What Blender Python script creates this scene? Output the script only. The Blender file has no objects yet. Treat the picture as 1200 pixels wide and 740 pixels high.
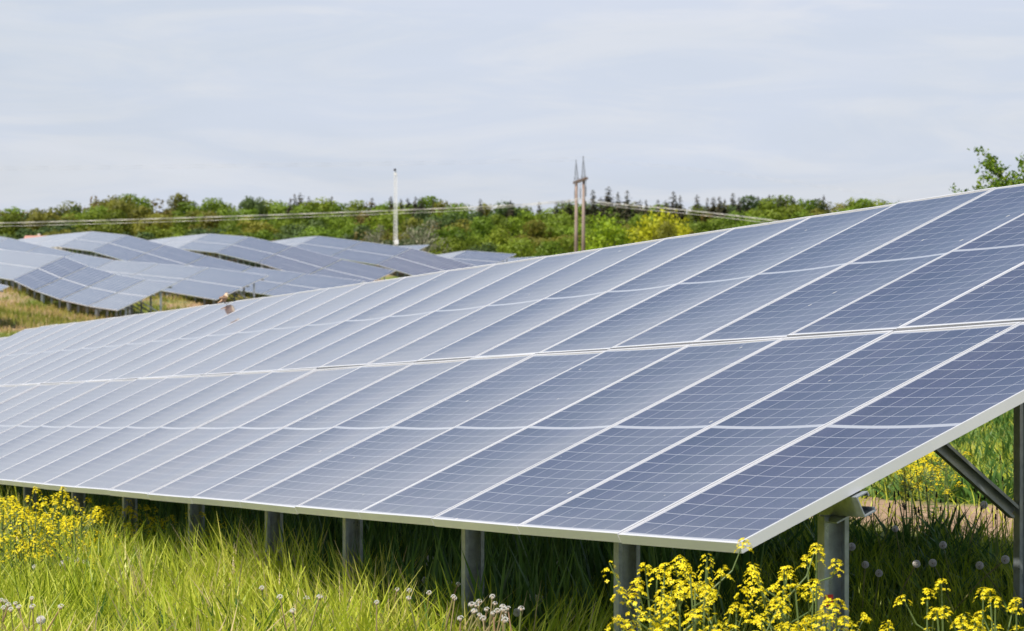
import bpy, bmesh, math, random
import numpy as np
from mathutils import Vector, Matrix
R = math.radians
scene = bpy.context.scene
COL = scene.collection
random.seed(7); rng = np.random.default_rng(7)

# ------------------------------------------------------------------ camera
PITCH = 0.00857121866814493
cam_d = bpy.data.cameras.new('camera'); cam = bpy.data.objects.new('camera', cam_d); COL.objects.link(cam)
cam_d.sensor_width = 36; cam_d.lens = 105.0
cam_d.clip_start = 0.5; cam_d.clip_end = 6000
cam.location = (0, 0, 0); cam.rotation_euler = (math.pi/2 - PITCH, 0, 0)
cam_d.dof.use_dof = True; cam_d.dof.focus_distance = 12.0; cam_d.dof.aperture_fstop = 11.5
scene.camera = cam

# ------------------------------------------------------------------ light
SUN_DIR = Vector((-0.37, -0.36, 0.855)).normalized()      # towards the sun
elev = math.asin(SUN_DIR.z); rot = math.atan2(SUN_DIR.x, SUN_DIR.y)
world = bpy.data.worlds.new('World'); scene.world = world; world.use_nodes = True
nt = world.node_tree; nt.nodes.clear()
def N(nt, t, **kw):
    n = nt.nodes.new(t)
    for k, v in kw.items(): setattr(n, k, v)
    return n
out = N(nt, 'ShaderNodeOutputWorld'); bg = N(nt, 'ShaderNodeBackground'); bg.inputs[1].default_value = 0.10
sky = N(nt, 'ShaderNodeTexSky', sky_type='NISHITA', sun_disc=False)
sky.sun_elevation = elev; sky.sun_rotation = rot; sky.air_density = 1.0; sky.dust_density = 2.0; sky.altitude = 50; sky.ozone_density = 2.0
tc = N(nt, 'ShaderNodeTexCoord'); mp = N(nt, 'ShaderNodeMapping'); mp.inputs['Scale'].default_value = (1.6, 1.6, 9)
nz = N(nt, 'ShaderNodeTexNoise'); nz.inputs['Scale'].default_value = 2.6; nz.inputs['Detail'].default_value = 7; nz.inputs['Roughness'].default_value = .55
nz.inputs['Distortion'].default_value = .6
rp = N(nt, 'ShaderNodeMapRange'); rp.inputs[1].default_value = .36; rp.inputs[2].default_value = .68; rp.inputs[3].default_value = .80; rp.inputs[4].default_value = .99
mx = N(nt, 'ShaderNodeMix', data_type='RGBA'); mx.inputs[7].default_value = (5.6, 5.95, 6.6, 1)
L = nt.links.new
L(tc.outputs['Generated'], mp.inputs[0]); L(mp.outputs[0], nz.inputs['Vector']); L(nz.outputs['Fac'], rp.inputs[0])
sz_ = N(nt, 'ShaderNodeSeparateXYZ'); L(tc.outputs['Generated'], sz_.inputs[0])
hz = N(nt, 'ShaderNodeMapRange', interpolation_type='SMOOTHSTEP'); hz.inputs[1].default_value = .11; hz.inputs[2].default_value = .32; hz.inputs[3].default_value = 1.0; hz.inputs[4].default_value = .08; L(sz_.outputs[2], hz.inputs[0])
mlt = N(nt, 'ShaderNodeMath', operation='MULTIPLY'); L(rp.outputs[0], mlt.inputs[0]); L(hz.outputs[0], mlt.inputs[1]); L(mlt.outputs[0], mx.inputs[0]); L(sky.outputs[0], mx.inputs[6])
wn_ = N(nt, 'ShaderNodeTexNoise'); wn_.inputs['Scale'].default_value = 5.5; wn_.inputs['Detail'].default_value = 8; wn_.inputs['Roughness'].default_value = .6; wn_.inputs['Distortion'].default_value = 1.1; L(mp.outputs[0], wn_.inputs['Vector'])
wr_ = N(nt, 'ShaderNodeMapRange', interpolation_type='SMOOTHSTEP'); wr_.inputs[1].default_value = .40; wr_.inputs[2].default_value = .66; L(wn_.outputs['Fac'], wr_.inputs[0])
wc_ = N(nt, 'ShaderNodeMix', data_type='RGBA'); wc_.inputs[6].default_value = (5.45, 5.95, 6.95, 1); wc_.inputs[7].default_value = (6.05, 6.35, 7.0, 1); L(wr_.outputs[0], wc_.inputs[0]); L(wc_.outputs[2], mx.inputs[7]); L(mx.outputs[2], bg.inputs[0]); L(bg.outputs[0], out.inputs[0])
sun_d = bpy.data.lights.new('sun', 'SUN'); sun_d.energy = 5.0; sun_d.angle = R(.6); sun_d.color = (1, .93, .81)
sun = bpy.data.objects.new('sun', sun_d); COL.objects.link(sun); sun.rotation_euler = SUN_DIR.to_track_quat('Z', 'Y').to_euler()
vs = scene.view_settings; vs.view_transform = 'Standard'; vs.look = 'None'; vs.exposure = 0.28; vs.gamma = 1; vs.use_curve_mapping = False

# ------------------------------------------------------------------ helpers
def obj(name, me, parent=None, loc=None, mat=None):
    o = bpy.data.objects.new(name, me); COL.objects.link(o)
    if parent: o.parent = parent
    if loc is not None: o.location = loc
    if mat is not None and me is not None and not me.materials: me.materials.append(mat)
    return o
def tag(o, label=None, cat=None, group=None, kind=None):
    if label: o['label'] = label
    if cat: o['category'] = cat
    if group: o['group'] = group
    if kind: o['kind'] = kind
    return o
def thing(name, loc, label, cat, group=None):
    o = bpy.data.objects.new(name, None); COL.objects.link(o); o.location = loc; o.empty_display_size = .3
    return tag(o, label, cat, group)
def mesh_np(name, V, F, mats=(), mi=None, smooth=False, attrs=None, uv=None):
    """V (n,3); F (m,k) all faces with k corners"""
    V = np.asarray(V, np.float32); F = np.asarray(F, np.int32); k = F.shape[1]
    me = bpy.data.meshes.new(name)
    me.vertices.add(len(V)); me.vertices.foreach_set('co', V.ravel())
    me.loops.add(F.size); me.loops.foreach_set('vertex_index', F.ravel())
    me.polygons.add(len(F)); me.polygons.foreach_set('loop_start', np.arange(0, F.size, k, dtype=np.int32))
    if mi is not None: me.polygons.foreach_set('material_index', np.asarray(mi, np.int32))
    if smooth: me.polygons.foreach_set('use_smooth', np.ones(len(F), bool))
    for m in mats: me.materials.append(m)
    if attrs:
        for a, d in attrs.items():
            at = me.attributes.new(a, 'FLOAT', 'POINT'); at.data.foreach_set('value', np.asarray(d, np.float32))
    if uv is not None:
        l = me.uv_layers.new(name='UVMap'); l.data.foreach_set('uv', np.asarray(uv, np.float32)[F.ravel()].ravel())
    me.update(calc_edges=True); me.validate(verbose=False)
    return me
class MB:
    def __init__(s): s.bm = bmesh.new()
    def box(s, c, d, M=None):
        r = bmesh.ops.create_cube(s.bm, size=1)
        for v in r['verts']:
            v.co = Vector((v.co.x*d[0]+c[0], v.co.y*d[1]+c[1], v.co.z*d[2]+c[2]))
            if M is not None: v.co = M @ v.co
        return s
    def tube(s, p0, p1, r0, r1=None, n=8):
        p0, p1 = Vector(p0), Vector(p1); d = p1-p0; r1 = r0 if r1 is None else r1
        q = d.to_track_quat('Z', 'Y').to_matrix().to_4x4(); q.translation = (p0+p1)/2
        bmesh.ops.create_cone(s.bm, cap_ends=True, segments=n, radius1=r0, radius2=r1, depth=d.length, matrix=q); return s
    def ball(s, c, r, sub=2, sc=(1, 1, 1)):
        bmesh.ops.create_icosphere(s.bm, subdivisions=sub, radius=r, matrix=Matrix.Translation(c) @ Matrix.Diagonal((*sc, 1))); return s
    def prism(s, pts, p0, p1, xa, ya):
        """closed 2D outline pts swept from p0 to p1; xa, ya = section axes"""
        p0, p1, xa, ya = Vector(p0), Vector(p1), Vector(xa), Vector(ya)
        a = [s.bm.verts.new(p0+xa*x+ya*y) for x, y in pts]; b = [s.bm.verts.new(p1+xa*x+ya*y) for x, y in pts]
        n = len(pts)
        for i in range(n): s.bm.faces.new((a[i], a[(i+1) % n], b[(i+1) % n], b[i]))
        s.bm.faces.new(a[::-1]); s.bm.faces.new(b)
        return s
    def mesh(s, name, mat=None, smooth=False):
        bmesh.ops.recalc_face_normals(s.bm, faces=s.bm.faces)
        me = bpy.data.meshes.new(name); s.bm.to_mesh(me); s.bm.free()
        if mat: me.materials.append(mat)
        if smooth:
            for p in me.polygons: p.use_smooth = True
        return me
    def obj(s, name, mat, parent=None, smooth=False): return obj(name, s.mesh(name, mat, smooth), parent)

# ------------------------------------------------------------------ materials
def mat(name, col=(.5, .5, .5), rough=.6, metal=0.0):
    m = bpy.data.materials.new(name); m.use_nodes = True
    b = m.node_tree.nodes['Principled BSDF']; b.inputs['Base Color'].default_value = (*col, 1)
    b.inputs['Roughness'].default_value = rough; b.inputs['Metallic'].default_value = metal
    return m, m.node_tree, b
def noise(nt, scale, detail=4, vec=None, rough=.55):
    n = N(nt, 'ShaderNodeTexNoise'); n.inputs['Scale'].default_value = scale; n.inputs['Detail'].default_value = detail; n.inputs['Roughness'].default_value = rough
    if vec is not None: nt.links.new(vec, n.inputs['Vector'])
    return n.outputs['Fac']
def ramp(nt, fac, stops):
    r = N(nt, 'ShaderNodeValToRGB'); e = r.color_ramp.elements
    while len(e) < len(stops): e.new(.5)
    for el, (p, c) in zip(e, stops): el.position = p; el.color = (*c, 1) if len(c) == 3 else c
    nt.links.new(fac, r.inputs[0]); return r.outputs[0]
def mapr(nt, x, a, b, c, d):
    r = N(nt, 'ShaderNodeMapRange'); nt.links.new(x, r.inputs[0])
    for i, v in zip((1, 2, 3, 4), (a, b, c, d)): r.inputs[i].default_value = v
    return r.outputs[0]
def mth(nt, op, a, b=None, c=None):
    m = N(nt, 'ShaderNodeMath', operation=op)
    for i, v in enumerate((a, b, c)):
        if v is None: continue
        if isinstance(v, (int, float)): m.inputs[i].default_value = v
        else: nt.links.new(v, m.inputs[i])
    return m.outputs[0]
def mixc(nt, f, a, b):
    m = N(nt, 'ShaderNodeMix', data_type='RGBA')
    for i, v in ((0, f), (6, a), (7, b)):
        if isinstance(v, (int, float)): m.inputs[i].default_value = v
        elif isinstance(v, tuple): m.inputs[i].default_value = (*v, 1)
        else: nt.links.new(v, m.inputs[i])
    return m.outputs[2]
def objvec(nt): return N(nt, 'ShaderNodeTexCoord').outputs['Object']
def geopos(nt): return N(nt, 'ShaderNodeNewGeometry').outputs['Position']

# anodised aluminium frame
M_frame, t, b = mat('anodised_aluminium', (.72, .73, .75), .42, .45)
c = ramp(t, noise(t, 3, 5, geopos(t)), [(.3, (.70, .71, .73)), (.7, (.80, .80, .82))]); t.links.new(c, b.inputs['Base Color'])
# galvanised steel
M_galv, t, b = mat('galvanised_steel', (.25, .27, .30), .45, .4)
c = ramp(t, noise(t, 22, 6, geopos(t), .7), [(.3, (.20, .23, .265)), (.5, (.29, .325, .365)), (.72, (.38, .42, .455))]); t.links.new(c, b.inputs['Base Color'])
t.links.new(mapr(t, noise(t, 9, 4, geopos(t)), .3, .7, .25, .5), b.inputs['Roughness'])
M_back, t, b = mat('white_backsheet', (.7, .7, .7), .5)

# glass over poly cells.  UV is in metres on the module
PW, PL = 0.994, 1.759           # module size
LIP = 0.011
NC, NR = 6, 11                  # cells across, half-cell rows in each half
mxg, myg, cg = 0.012, 0.014, 0.020
cw = (PW-2*LIP-2*mxg)/NC; ch = (PL-2*LIP-2*myg-cg)/2/NR
def glass_mat(name, gx, gy, line_col):
    M, t, b = mat(name, (.02, .03, .08), .07)
    uv = N(t, 'ShaderNodeUVMap'); uv.uv_map = 'UVMap'; sp = N(t, 'ShaderNodeSeparateXYZ'); t.links.new(uv.outputs[0], sp.inputs[0])
    X, Y = sp.outputs[0], sp.outputs[1]
    x = mth(t, 'DIVIDE', mth(t, 'SUBTRACT', X, LIP+mxg), cw)
    yh = mth(t, 'SUBTRACT', mth(t, 'ABSOLUTE', mth(t, 'SUBTRACT', Y, PL/2)), cg/2)
    y = mth(t, 'DIVIDE', yh, ch)
    fx = mth(t, 'ABSOLUTE', mth(t, 'SUBTRACT', mth(t, 'FRACT', x), .5)); fy = mth(t, 'ABSOLUTE', mth(t, 'SUBTRACT', mth(t, 'FRACT', y), .5))
    inx = mth(t, 'LESS_THAN', fx, .5-gx/cw/2); iny = mth(t, 'LESS_THAN', fy, .5-gy/ch/2)
    rx = mth(t, 'MULTIPLY', mth(t, 'GREATER_THAN', x, 0.0), mth(t, 'LESS_THAN', x, float(NC)))
    ry = mth(t, 'MULTIPLY', mth(t, 'GREATER_THAN', y, 0.0), mth(t, 'LESS_THAN', y, float(NR)))
    cell = mth(t, 'MULTIPLY', mth(t, 'MULTIPLY', inx, iny), mth(t, 'MULTIPLY', rx, ry))
    # per cell and per module variation
    oi = N(t, 'ShaderNodeObjectInfo')
    cb = N(t, 'ShaderNodeCombineXYZ'); t.links.new(mth(t, 'FLOOR', x), cb.inputs[0]); t.links.new(mth(t, 'FLOOR', mth(t, 'DIVIDE', mth(t, 'SUBTRACT', Y, PL/2), ch)), cb.inputs[1])
    t.links.new(mth(t, 'MULTIPLY', oi.outputs['Random'], 91.7), cb.inputs[2])
    wn = N(t, 'ShaderNodeTexWhiteNoise', noise_dimensions='3D'); t.links.new(cb.outputs[0], wn.inputs[0])
    cc = ramp(t, wn.outputs[0], [(0, (.012, .010, .036)), (.5, (.018, .015, .048)), (1, (.028, .022, .058))])
    cc = mixc(t, mapr(t, oi.outputs['Random'], 0, 1, 0, .5), cc, (.026, .020, .056))
    pv = N(t, 'ShaderNodeVectorMath', operation='SCALE'); t.links.new(geopos(t), pv.inputs[0]); pv.inputs[3].default_value = 1
    vor = N(t, 'ShaderNodeTexVoronoi'); vor.inputs['Scale'].default_value = 110; t.links.new(pv.outputs[0], vor.inputs['Vector'])
    grain = mapr(t, vor.outputs['Color'], 0, 1, -.35, .35)
    hs = N(t, 'ShaderNodeHueSaturation'); t.links.new(mth(t, 'ADD', 1.0, grain), hs.inputs['Value']); t.links.new(cc, hs.inputs['Color'])
    base = mixc(t, cell, line_col, hs.outputs[0])
    # dust film, specks and a few droppings
    dust = mapr(t, noise(t, 1.7, 6, pv.outputs[0], .6), .35, .75, .02, .085)
    stv = N(t, 'ShaderNodeCombineXYZ'); t.links.new(mth(t, 'MULTIPLY', X, 38.0), stv.inputs[0]); t.links.new(mth(t, 'MULTIPLY', Y, 1.6), stv.inputs[1]); t.links.new(mth(t, 'MULTIPLY', oi.outputs['Random'], 57.0), stv.inputs[2])
    streak = mapr(t, noise(t, 1.0, 4, stv.outputs[0], .6), .52, .72, 0, .07)
    low = mth(t, 'MULTIPLY', mapr(t, Y, .01, .14, .16, 0), mapr(t, noise(t, 14, 3, pv.outputs[0]), .3, .7, .3, 1))
    dust = mth(t, 'ADD', dust, mth(t, 'ADD', streak, low))
    base = mixc(t, dust, base, (.42, .40, .38))
    v2 = N(t, 'ShaderNodeTexVoronoi'); v2.inputs['Scale'].default_value = 9; t.links.new(pv.outputs[0], v2.inputs['Vector'])
    sz = N(t, 'ShaderNodeSeparateColor'); t.links.new(v2.outputs['Color'], sz.inputs[0])
    spk = mth(t, 'MULTIPLY', mth(t, 'LESS_THAN', v2.outputs['Distance'], mth(t, 'MULTIPLY', mth(t, 'POWER', sz.outputs[0], 6.0), .10)), .75)
    base = mixc(t, spk, base, (.5, .49, .45))
    t.links.new(base, b.inputs['Base Color'])
    b.inputs['IOR'].default_value = 1.50
    b.inputs['Coat Weight'].default_value = .5; b.inputs['Coat IOR'].default_value = 1.5; b.inputs['Coat Roughness'].default_value = .05
    t.links.new(mth(t, 'ADD', mapr(t, noise(t, 2.3, 4, pv.outputs[0]), .3, .7, .06, .12), mth(t, 'MULTIPLY', spk, .5)), b.inputs['Roughness'])
    return M
M_glass = glass_mat('solar_cells_under_glass', .0040, .0028, (.40, .41, .45))
M_glass_far = glass_mat('solar_cells_under_glass_far', .010, .006, (.50, .51, .54))
M_glass_far.node_tree.nodes['Principled BSDF'].inputs['Coat Weight'].default_value = .7

def foliage(name, stops, trans=.35, rough=.5, hue=.03, val=.3, noisescale=None):
    """stops indexed by the vertex attribute rnd"""
    m = bpy.data.materials.new(name); m.use_nodes = True; t = m.node_tree; t.nodes.clear()
    o = N(t, 'ShaderNodeOutputMaterial'); at = N(t, 'ShaderNodeAttribute'); at.attribute_name = 'rnd'
    c = ramp(t, at.outputs['Fac'], stops)
    if noisescale: c = mixc(t, mapr(t, noise(t, noisescale, 3, geopos(t)), .4, .65, 0, .55), c, tuple(v*.62 for v in stops[0][1][:3]))
    oi = N(t, 'ShaderNodeObjectInfo'); hs = N(t, 'ShaderNodeHueSaturation')
    t.links.new(mapr(t, oi.outputs['Random'], 0, 1, .5-hue, .5+hue*.3), hs.inputs['Hue'])
    r2 = mth(t, 'FRACT', mth(t, 'MULTIPLY', oi.outputs['Random'], 17.31)); t.links.new(mapr(t, r2, 0, 1, 1-val, 1+val), hs.inputs['Value'])
    t.links.new(c, hs.inputs['Color'])
    d = N(t, 'ShaderNodeBsdfPrincipled'); d.inputs['Roughness'].default_value = rough; d.inputs['Specular IOR Level'].default_value = .3
    tr = N(t, 'ShaderNodeBsdfTranslucent'); mix = N(t, 'ShaderNodeMixShader'); mix.inputs[0].default_value = trans
    t.links.new(hs.outputs[0], d.inputs['Base Color']); t.links.new(hs.outputs[0], tr.inputs[0])
    t.links.new(d.outputs[0], mix.inputs[1]); t.links.new(tr.outputs[0], mix.inputs[2]); t.links.new(mix.outputs[0], o.inputs[0])
    return m
M_grass = foliage('meadow_grass', [(0, (.07, .15, .012)), (.35, (.36, .45, .024)), (.7, (.64, .68, .075)), (.92, (.72, .68, .17)), (1, (.68, .54, .32))], .45, .42, 0, 0)
M_drygrass = foliage('dry_meadow_grass', [(0, (.15, .20, .02)), (.35, (.30, .30, .05)), (.7, (.48, .37, .13)), (1, (.64, .48, .28))], .4, .6, 0, 0)
M_weed = foliage('weed_leaves', [(0, (.04, .10, .02)), (.6, (.085, .18, .03)), (1, (.17, .28, .05))], .35, .45, 0, 0)  # greens darkened to deepen the shade under the table, shared by all weeds
M_rapeleaf = foliage('rapeseed_stem', [(0, (.10, .15, .04)), (1, (.20, .27, .09))], .2, .5, 0, 0)
M_petal = foliage('yellow_petals', [(0, (.72, .56, .008)), (.6, (.90, .76, .012)), (1, (.95, .86, .05))], .35, .5, 0, .08)
M_clock = foliage('dandelion_fluff', [(0, (.86, .84, .82)), (1, (.96, .95, .94))], .5, .8, 0, 0)
M_stalk = foliage('dandelion_stalk', [(0, (.20, .24, .07)), (.5, (.32, .26, .12)), (1, (.38, .22, .15))], .2, .5, 0, .15)
M_bract = mat('dandelion_button', (.45, .36, .28), .8)[0]
M_bark, t, b = mat('bark', (.10, .08, .06), .9)
t.links.new(ramp(t, noise(t, 6, 5, objvec(t)), [(.3, (.06, .05, .04)), (.7, (.17, .14, .11))]), b.inputs['Base Color'])
M_palebark = mat('pale_bark', (.42, .38, .32), .8)[0]
G = lambda *c: c
M_broad = foliage('broadleaf_green', [(0, (.085, .14, .010)), (.5, (.155, .24, .018)), (1, (.24, .34, .03))], .4, .55, .025, .28)
M_olive = foliage('broadleaf_olive', [(0, (.10, .115, .014)), (.5, (.17, .18, .02)), (1, (.26, .26, .035))], .4, .55, .02, .25)
M_rust = foliage('young_oak_leaves', [(0, (.08, .07, .018)), (.5, (.16, .125, .03)), (1, (.22, .18, .04))], .3, .55, .02, .2)
M_dark = foliage('dark_green_leaves', [(0, (.026, .052, .016)), (.5, (.058, .10, .026)), (1, (.10, .16, .035))], .25, .6, .02, .2)
M_yellow = foliage('yellow_green_leaves', [(0, (.22, .25, .008)), (.5, (.42, .44, .014)), (1, (.60, .56, .025))], .35, .55, .0, .05)
M_lime = foliage('lime_green_leaves', [(0, (.12, .20, .006)), (.5, (.24, .36, .014)), (1, (.38, .48, .025))], .35, .55, .0, .05)
M_grey = foliage('silvery_leaves', [(0, (.10, .12, .07)), (.5, (.19, .20, .12)), (1, (.30, .30, .20))], .3, .6, .0, .1)
M_conifer = foliage('spruce_needles', [(0, (.022, .030, .014)), (.6, (.055, .055, .028)), (1, (.11, .085, .05))], .1, .7, .02, .25)
M_fresh = foliage('fresh_leaves', [(0, (.06, .13, .012)), (.5, (.13, .23, .018)), (1, (.26, .34, .025))], .4, .45, .0, .0)

# ------------------------------------------------------------------ geometry of the site
d1 = np.array([.34623715, -.93702234, .04592347]); d2 = np.array([.84706744, .33328823, .41399965]); t0 = np.array([.70905012, 9.3436262, -.79616843])
HH = .871434; GAP = .03; BB = .0200822; CC = -.0008
nrm = np.cross(d1, d2)
Nh = np.array([.938, .3466]); Nh /= np.linalg.norm(Nh); d1h = np.array([Nh[1], -Nh[0]])
cp, sp_ = math.cos(PITCH), math.sin(PITCH)
def ray(x, y):
    a = (x-600)/3500; u = (370-y)/3500
    return np.array([a, cp+u*sp_, u*cp-sp_])
def on_row(x, y, n):                       # where the sight line meets the vertical plane of a row
    r = ray(x, y); return r*(n/(Nh[0]*r[0]+Nh[1]*r[1]))
def at_depth(x, y, Y):
    r = ray(x, y); return Vector(r*(Y/r[1]))
def S(i, v, w=0.0):                        # point of the main row: i metres back along the row, v metres up the slope, w off the surface
    return t0-d1*i+d2*v+nrm*w+np.array([0, 0, BB*(i/10)**2+CC*(i/10)**3])
SL = 4*HH+GAP
CLEAR = .76

# rows on the hillside: (name, n of the bottom edge, [(x, y) joints on the top edge], number of tables in each span)
ntop = float(Nh@(d2[:2]*SL))
FAR = [
 ('A', 34.9, [(-62, 287), (0, 292.4), (74.6, 301), (103.2, 312.2), (135.7, 321.6), (170.8, 328), (208, 331.6)], [1, 1, 1, 1, 1, 1]),
 ('B', 45.1, [(-60, 268), (9.7, 279), (48, 288), (87, 296.8), (134, 305), (185.4, 309.2), (245, 314), (315, 323.2)], [2, 1, 1, 1, 1, 1, 1]),
 ('C', 57.0, [(22.7, 280.5), (66, 275.3), (107.6, 271.4), (148, 275.7), (193, 287), (242, 300), (296, 313), (358, 321), (428, 329.7)], [1, 1, 1, 1, 1, 1, 1, 1]),
 ('D', 69.0, [(174.6, 281.6), (210, 277.4), (244.9, 274), (291.9, 277.8), (343, 288.6), (400.5, 304.3), (463.8, 317.8)], [1, 1, 1, 1, 1, 1]),
 ('E', 79.5, [(317, 283.2), (345, 279.2), (371.9, 276.8), (425, 283.2), (482.7, 291.2), (558.4, 312)], [1, 1, 1, 1, 1]),
 ('F', 103.0, [(452, 289), (503.8, 287)], [1]),
 ('G', 91.0, [(511, 299), (546.5, 293.8), (605.4, 298.2)], [1, 1]),
 ('H', 112.0, [(585, 303.4), (640, 300.6)], [1]),
 ('Z', 24.5, [(-60, 319), (-25, 327.5), (10.8, 335.8)], [1, 1]),
]
tables_far = []      # (row, index, TL, TR)
ctrl = []
for name, n, pts, cnt in FAR:
    P = [on_row(x, y, n+ntop) for x, y in pts]
    for p in P:
        bt = p-d2*SL; ctrl.append((bt[0], bt[1], bt[2]-CLEAR)); ctrl.append((p[0]+1, p[1]+.4, bt[2]-CLEAR+.12))
    for k in range(len(P)-1):
        m = cnt[k]
        for j in range(m):
            tables_far.append((name, P[k]+(P[k+1]-P[k])*j/m, P[k]+(P[k+1]-P[k])*(j+1)/m))
# the near rows
for i in range(-8, 56, 4):
    p = S(max(i, 0), 0)-d1*min(i, 0)*1.0
    if i > 34: p = S(34, 0)-d1*(i-34)*np.array([1, 1, .3])
    g = p[2]-CLEAR
    for dn, dz in ((-6, -.12), (0, 0), (2, .12), (4, .45), (6, .56), (10.3, .74), (15, .88)):
        if i > 20 and dn > 5: continue
        ctrl.append((p[0]+Nh[0]*dn, p[1]+Nh[1]*dn, g+dz))
for x, y, z in [(-40, 70, -3.0), (-20, 90, -2.9), (-10, 110, -2.6), (10, 60, -1.4), (30, 60, -.9), (15, 110, -1.5), (40, 140, -.5), (10, 180, -.3), (0, 30, -2.4), (-8, 55, -2.9),
                (-60, 120, -3), (-90, 260, 1.0), (-60, 60, -3.3), (-30, 20, -2.4), (40, 20, .2), (60, 250, 1), (40, 300, 1.5), (0, -20, -1.2), (-30, -20, -2), (30, -20, 0),
                (0, 340, 2.2), (-60, 360, 1.5), (80, 340, 1.5), (-120, 400, .5)]: ctrl.append((x, y, z))
for X in np.linspace(-420, 420, 9):
    for Y, z in ((460, .2), (600, 0.0), (800, 9.0), (1000, 13.0), (1500, 12), (2600, 10), (4500, 10)):
        ctrl.append((X*(max(Y, 900)/900), Y, z - (6.0 if (X < -120 and Y >= 800) else 0)))
ctrl = np.array(ctrl)
SC = 100.0
def _phi(r2): return np.where(r2 > 1e-12, .5*r2*np.log(np.maximum(r2, 1e-12)), 0)
_P = ctrl[:, :2]/SC; _K = _phi(((_P[:, None]-_P[None])**2).sum(-1)) + np.eye(len(_P))*-2e-5
_A = np.block([[_K, np.c_[np.ones(len(_P)), _P]], [np.c_[np.ones(len(_P)), _P].T, np.zeros((3, 3))]])
_W = np.linalg.lstsq(_A, np.r_[ctrl[:, 2], 0, 0, 0], rcond=None)[0]
def ground(X, Y):
    X = np.atleast_1d(np.asarray(X, float)); Y = np.atleast_1d(np.asarray(Y, float)); q = np.stack([X, Y], -1)/SC; o = np.zeros(len(q))
    for s in range(0, len(q), 20000):
        k = _phi(((q[s:s+20000, None]-_P[None])**2).sum(-1)); o[s:s+20000] = k@_W[:-3]+_W[-3]+q[s:s+20000]@_W[-2:]
    return o
def gz(x, y): return float(ground(x, y)[0])

# terrain sheet
ys = np.unique(np.r_[np.linspace(-60, 8, 18), np.linspace(8, 45, 120), np.geomspace(45, 400, 150), np.geomspace(400, 5000, 50)])
us = np.linspace(-1, 1, 181); us = np.sign(us)*np.abs(us)**1.8
gx = us[None]*(140+np.abs(ys[:, None])*.9); gy = np.repeat(ys[:, None], len(us), 1)
gZ = ground(gx.ravel(), gy.ravel())
near = (gy.ravel() < 60)
gZ = gZ+np.where(near, .02*np.sin(gx.ravel()*3.1+gy.ravel()*1.3)*np.cos(gy.ravel()*2.2), 0)
nx = len(us); ny = len(ys); idx = np.arange(nx*ny).reshape(ny, nx)
F = np.stack([idx[:-1, :-1], idx[:-1, 1:], idx[1:, 1:], idx[1:, :-1]], -1).reshape(-1, 4)
M_ground, t, b = mat('meadow_ground', (.2, .2, .1), .95)
pos = geopos(t)
soil = ramp(t, noise(t, 6, 6, pos, .7), [(.3, (.24, .15, .085)), (.6, (.38, .26, .17)), (.8, (.46, .34, .24))])
green = ramp(t, noise(t, .9, 7, pos, .7), [(.25, (.045, .085, .014)), (.45, (.10, .15, .02)), (.6, (.20, .22, .035)), (.75, (.32, .27, .08))])
mps = N(t, 'ShaderNodeMapping'); mps.inputs['Rotation'].default_value = (0, 0, R(20)); mps.inputs['Scale'].default_value = (.24, .07, .3); t.links.new(pos, mps.inputs[0])
f = noise(t, 1.0, 7, mps.outputs[0], .65)
spx = N(t, 'ShaderNodeSeparateXYZ'); t.links.new(pos, spx.inputs[0])
nnv = mth(t, 'ADD', mth(t, 'ADD', mth(t, 'MULTIPLY', spx.outputs[0], .938), mth(t, 'MULTIPLY', spx.outputs[1], .3466)), mth(t, 'MULTIPLY', noise(t, .8, 4, pos), 2.2))
strip = mth(t, 'MULTIPLY', mth(t, 'MULTIPLY', mapr(t, nnv, 8.9, 9.2, 0, 1), mapr(t, nnv, 10.5, 11.0, 1, 0)), mapr(t, spx.outputs[1], 40, 50, 1, 0))
c = mixc(t, mth(t, 'MAXIMUM', strip, mapr(t, f, .47, .56, 0, 1)), green, soil); t.links.new(c, b.inputs['Base Color'])
bp = N(t, 'ShaderNodeBump'); bp.inputs['Strength'].default_value = .8; bp.inputs['Distance'].default_value = .06; t.links.new(noise(t, 9, 6, pos, .7), bp.inputs['Height']); t.links.new(bp.outputs[0], b.inputs['Normal'])
ter = obj('ground', mesh_np('ground', np.c_[gx.ravel(), gy.ravel(), gZ], F, [M_ground], smooth=True)); tag(ter, kind='structure')

# ------------------------------------------------------------------ solar modules
def glass_mesh(name, sag, tw, far=False):
    nx_, ny_ = (1, 1) if far else (10, 16)
    xs = np.linspace(LIP, PW-LIP, nx_+1); ysl = np.linspace(LIP, PL-LIP, ny_+1)
    a, b_ = np.meshgrid(xs, ysl); s = (a-PW/2)/(PW/2); q = (b_-PL/2)/(PL/2)
    z = -.002 - (0 if far else 1)*sag*(1-s**2)*(1-.75*q**4) + (0 if far else 1)*tw*s*q
    id_ = np.arange(a.size).reshape(a.shape)
    F = np.stack([id_[:-1, :-1], id_[:-1, 1:], id_[1:, 1:], id_[1:, :-1]], -1).reshape(-1, 4)
    return mesh_np(name, np.c_[a.ravel()-PW/2, b_.ravel(), z.ravel()], F, [M_glass_far if far else M_glass], smooth=True, uv=np.c_[a.ravel(), b_.ravel()])
GL = [glass_mesh('glass', s, w) for s, w in ((.0085, .0008), (.0070, -.0010), (.0098, .0003), (.0062, .0012), (.0078, -.0005))]
def frame_mesh(h=.035, bev=True, lip=LIP):
    m = MB(); hw = PW/2
    for cx, cy, dx, dy in ((-hw+lip/2, PL/2, lip, PL), (hw-lip/2, PL/2, lip, PL), (0, lip/2, PW-2*lip, lip), (0, PL-lip/2, PW-2*lip, lip)):
        m.box((cx, cy, -h/2), (dx, dy, h))
    m.box((0, PL/2, -.024), (PW-2*lip, PL-2*lip, .004))
    return m.mesh('panel_frame', M_frame)
FR = frame_mesh()
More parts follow.
